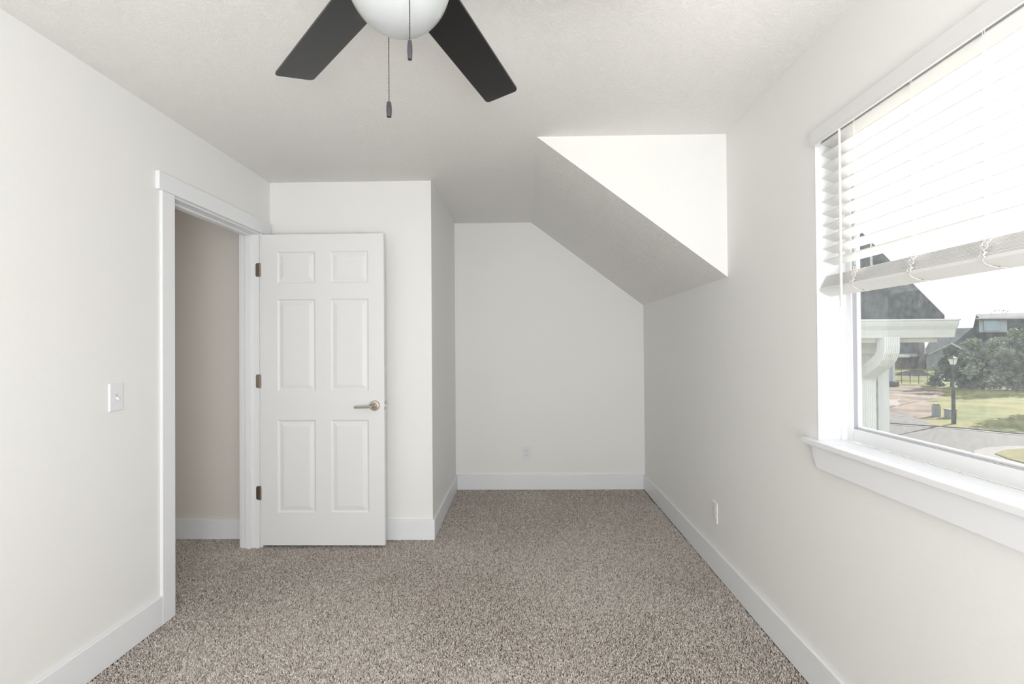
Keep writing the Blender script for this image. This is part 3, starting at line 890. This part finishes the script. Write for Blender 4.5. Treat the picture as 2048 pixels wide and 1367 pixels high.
hD = thing('large_house', tuple(at(1990, 745, 90)), 'large two storey house with dark roof and pale dormer', 'house')
b = MB(); hbox(b, 1850, 2300, 706, 748, 89, 14); b.build('house_wall', m_greysid, hD)
p0, p1 = at(1845, 708, 88.5), at(2310, 708, 88.5); q0, q1 = at(1872, 656.5, 97), at(2300, 648, 97)
MB().add([p0, p1, q1, q0, p0+Vector((15.5, 18, 0)), p1+Vector((17, 18, 0))], [(0,1,2,3), (3,2,5,4), (0,3,4), (1,5,2), (0,4,5,1)]).build('main_roof', m_shingle2, hD)
b = MB(); hbox(b, 1958, 2014, 637, 664, 91.0, 5); b.build('dormer_wall', m_bluesid, hD)
b = MB(); hbox(b, 1968, 2000, 641, 661, 90.9, 0.1); b.build('dormer_window', m_winglass, hD)
b = MB()
e0, e1 = at(1947, 655, 90.6), at(1951.5, 628, 96.0)
f0, f1 = at(2300, 637, 90.6), at(2300, 617, 96.0)
g0 = at(1952, 637, 90.6)
b.add([g0, at(2300, 635, 90.6), f1, e1, g0+Vector((0,0,-0.25)), at(2300,635,90.6)+Vector((0,0,-0.25)), e1+Vector((5.7,6,-4)), f1+Vector((5.7,6,-4))], [(0,1,2,3), (0,4,5,1), (3,2,7,6), (0,3,6,4)])
b.build('upper_roof', m_shingle2, hD)
b = MB(); a = at(2014, 635, 91.2); c = at(2300, 665, 91.2); b.box((a.x, 91.2, c.z), (c.x, 96.5, a.z)); b.build('upper_wall', m_shingle2, hD)
b = MB(); b.prism([at(1945.5, 657, 91.4), at(1958, 657, 91.4), at(1958, 634, 91.4), at(1952, 630, 91.4)], (3.7, 4, 0)); b.build('gable_side', m_shingle2, hD)

# ---- black iron fence
fnc = thing('iron_fence', tuple(gr(1830, 768)), 'low black iron fence in front of the far yard', 'fence')
f0, f1 = gr(1770, 767), gr(1872, 768.5)
dr = (f1-f0)
b = MB()
for z in (0.35, 1.15):
    b.tube([f0+Vector((0, 0, z)), f1+Vector((0, 0, z))], 0.018, 5)
b.build('rail', m_iron, fnc)
NP = 7
for k in range(NP):
    p = f0 + dr*(k/(NP-1))
    MB().tube([p, p+Vector((0, 0, 1.45))], 0.028, 6).build('post', m_iron, fnc)
b = MB()
for k in range(60):
    p = f0 + dr*(k/59)
    b.tube([p+Vector((0, 0, 0.1)), p+Vector((0, 0, 1.3))], 0.010, 4, cap=False)
tag(b.build('picket', m_iron, fnc), kind='stuff')

# ---- trees and shrubs
def tree(name, base, h, rx, label, cat, ml, seed, shape='round', n=2600, leaf=0.16, trunk=0.12, group=None, low=0.06):
    t = thing(name, tuple(base), label, cat, group or ('trees beyond the lawn' if cat == 'tree' else None))
    rr = random.Random(seed)
    lumps = []
    for k in range(26):
        f = rr.uniform(low, 0.94)
        if shape == 'cone': rad = rx*(1.02-f)*rr.uniform(0.3, 0.85)
        else: rad = rx*math.sqrt(max(0.05, 1-(2*f-1)**2))*rr.uniform(0.2, 0.8)
        a = rr.uniform(0, 6.283)
        lumps.append((base.x+rad*math.cos(a), base.y+rad*math.sin(a), base.z+h*f, rx*rr.uniform(0.24, 0.45)*(1.1-f*0.5 if shape == 'cone' else 1)))
    vs = []; fs = []
    for k in range(n):
        cx, cy, cz, r = lumps[k % len(lumps)]
        d = Vector((rr.gauss(0, 1), rr.gauss(0, 1), rr.gauss(0, 1))).normalized()*r*rr.uniform(0.45, 1.12)
        d.z *= 0.8
        c = Vector((cx, cy, cz)) + d
        if c.z < base.z+0.05: c.z = base.z+0.05+rr.uniform(0, .3)
        u = Vector((rr.gauss(0, 1), rr.gauss(0, 1), rr.gauss(0, 1))).normalized()
        w = u.orthogonal().normalized()
        s = leaf*rr.uniform(0.5, 1.3)
        i = len(vs)
        vs += [c+u*s, c+w*s*0.6, c-u*s, c-w*s*0.6]
        fs.append((i, i+1, i+2, i+3))
    b = MB(); b.add(vs, fs); b.build('foliage', ml, t)
    b = MB()
    b.tube([base, base+Vector((0.03, 0.02, h*0.45)), base+Vector((-0.02, 0, h*0.85))], trunk, 8, rad=[trunk, trunk*0.7, trunk*0.25])
    for k in range(9):
        cx, cy, cz, r = lumps[k]
        z0 = base.z + h*rr.uniform(0.2, 0.55)
        b.tube([(base.x, base.y, min(z0, cz)), ((base.x+cx)/2, (base.y+cy)/2, (min(z0, cz)+cz)/2), (cx, cy, cz)], trunk*0.3, 5)
    b.build('trunk', m_bark, t)
    return t
def hgt(px, ytop, base):
    return at(px, ytop, base.y).z - base.z
B1 = gr(1903, 773); tree('evergreen_tree', B1, hgt(1903, 690, B1), 1.75, 'dark evergreen tree directly behind the street lamp', 'tree', m_ever, 3, 'cone', 3600, 0.16, low=0.03)
B1b = gr(1931, 775); tree('evergreen_tree', B1b, hgt(1931, 712, B1b), 1.3, 'short dark evergreen just right of the street lamp', 'tree', m_ever, 31, 'round', 2600, 0.15, low=0.03)
B2 = gr(1966, 777); tree('leafy_tree', B2, hgt(1966, 676, B2), 1.9, 'tall pale green tree in front of the dormer house', 'tree', m_pale, 5, 'round', 3600, 0.16)
B2b = gr(1992, 776); tree('evergreen_tree', B2b, hgt(1992, 690, B2b), 1.5, 'dark evergreen filling the gap between two pale trees', 'tree', m_ever, 15, 'round', 3000, 0.15, low=0.03)
B3 = gr(2026, 779); tree('leafy_tree', B3, hgt(2026, 655, B3), 2.0, 'tall pale tree at the right edge of the view', 'tree', m_pale, 7, 'round', 4200, 0.16)
B4 = gr(2070, 780); tree('leafy_tree', B4, hgt(2070, 645, B4), 2.2, 'green tree partly cut by the photo edge', 'tree', m_ever, 8, 'round', 3200, 0.17)
B5 = gr(1866, 771); tree('shrub', B5, 1.15, 0.35, 'small bright yellow green shrub at the fence end', 'shrub', m_bright, 9, 'round', 500, 0.09, trunk=0.03)
B6 = at(2004, 690, 118); B6.z = GZ; tree('leafy_tree', B6, at(2004, 617, 118).z-GZ, 3.2, 'distant treetop peeking over the large roof', 'tree', m_pale, 12, 'round', 900, 0.22, low=0.6)
B7 = Vector((33.4, 32.0, GZ)); tree('shade_tree', B7, 5.2, 1.9, 'tree outside the view that shades the lawn', 'tree', m_ever, 13, 'round', 3000, 0.2, low=0.35)

# ---- street lamp
lb = gr(1907.5, 847)
lamp = thing('street_lamp', tuple(lb), 'black street lamp post with a glass lantern on the lawn', 'street lamp')
lx, ly = lb.x, lb.y
b = MB().lathe([(0.105, 0.002), (0.105, 0.35), (0.092, 0.42), (0.080, 1.8), (0.062, 1.9), (0.052, 2.1), (0.048, 3.02), (0.07, 3.05), (0.07, 3.09), (0.0, 3.09)], (lx, ly, GZ), 'Z', 14)
b.build('post', m_iron, lamp)
def pyr(b, z0, z1, r0, r1):
    vs = [(lx+r0*math.cos(R(45+90*k+12)), ly+r0*math.sin(R(45+90*k+12)), z0) for k in range(4)] + [(lx+r1*math.cos(R(45+90*k+12)), ly+r1*math.sin(R(45+90*k+12)), z1) for k in range(4)]
    b.add(vs, [(0,1,2,3),(4,5,6,7),(0,1,5,4),(1,2,6,5),(2,3,7,6),(3,0,4,7)])
LZ = GZ+3.09
b = MB(); pyr(b, LZ+0.01, LZ+0.30, 0.115, 0.205); b.build('lantern_glass', m_lampgl, lamp)
b = MB(); pyr(b, LZ+0.30, LZ+0.33, 0.245, 0.245); pyr(b, LZ+0.33, LZ+0.43, 0.22, 0.08); b.lathe([(0.04, 0), (0.045, 0.03), (0.01, 0.07)], (lx, ly, LZ+0.43), 'Z', 10); b.build('lantern_cap', m_iron, lamp)
for k in range(4):
    a = R(45+90*k+12)
    MB().tube([(lx+0.118*math.cos(a), ly+0.118*math.sin(a), LZ), (lx+0.21*math.cos(a), ly+0.21*math.sin(a), LZ+0.31)], 0.012, 5).build('lantern_rib', m_iron, lamp)

# ---- utility pedestal and box
p = gr(1872.5, 832)
u1 = thing('utility_pedestal', tuple(p), 'slim pale utility pedestal on the grass left of the lamp', 'utility pedestal')
MB().prism([(p.x-0.17, p.y-0.13, GZ), (p.x+0.17, p.y-0.13, GZ), (p.x+0.17, p.y+0.13, GZ), (p.x-0.17, p.y+0.13, GZ)], (0, 0, 0.62)).build('housing', m_green, u1, bevel=0.02)
MB().box((p.x-0.14, p.y-0.11, GZ+0.62), (p.x+0.14, p.y+0.11, GZ+0.72)).build('lid', m_curb, u1, bevel=0.02)
p = gr(1900.5, 834.5)
u2 = thing('utility_box', tuple(p), 'squat grey utility box on the grass beside the lamp post', 'utility box')
MB().box((p.x-0.19, p.y-0.2, GZ+0.002), (p.x+0.22, p.y+0.2, GZ+0.42)).build('housing', m_green, u2, bevel=0.02)
MB().box((p.x-0.21, p.y-0.22, GZ+0.42), (p.x+0.24, p.y+0.22, GZ+0.48)).build('lid', m_curb, u2, bevel=0.015)
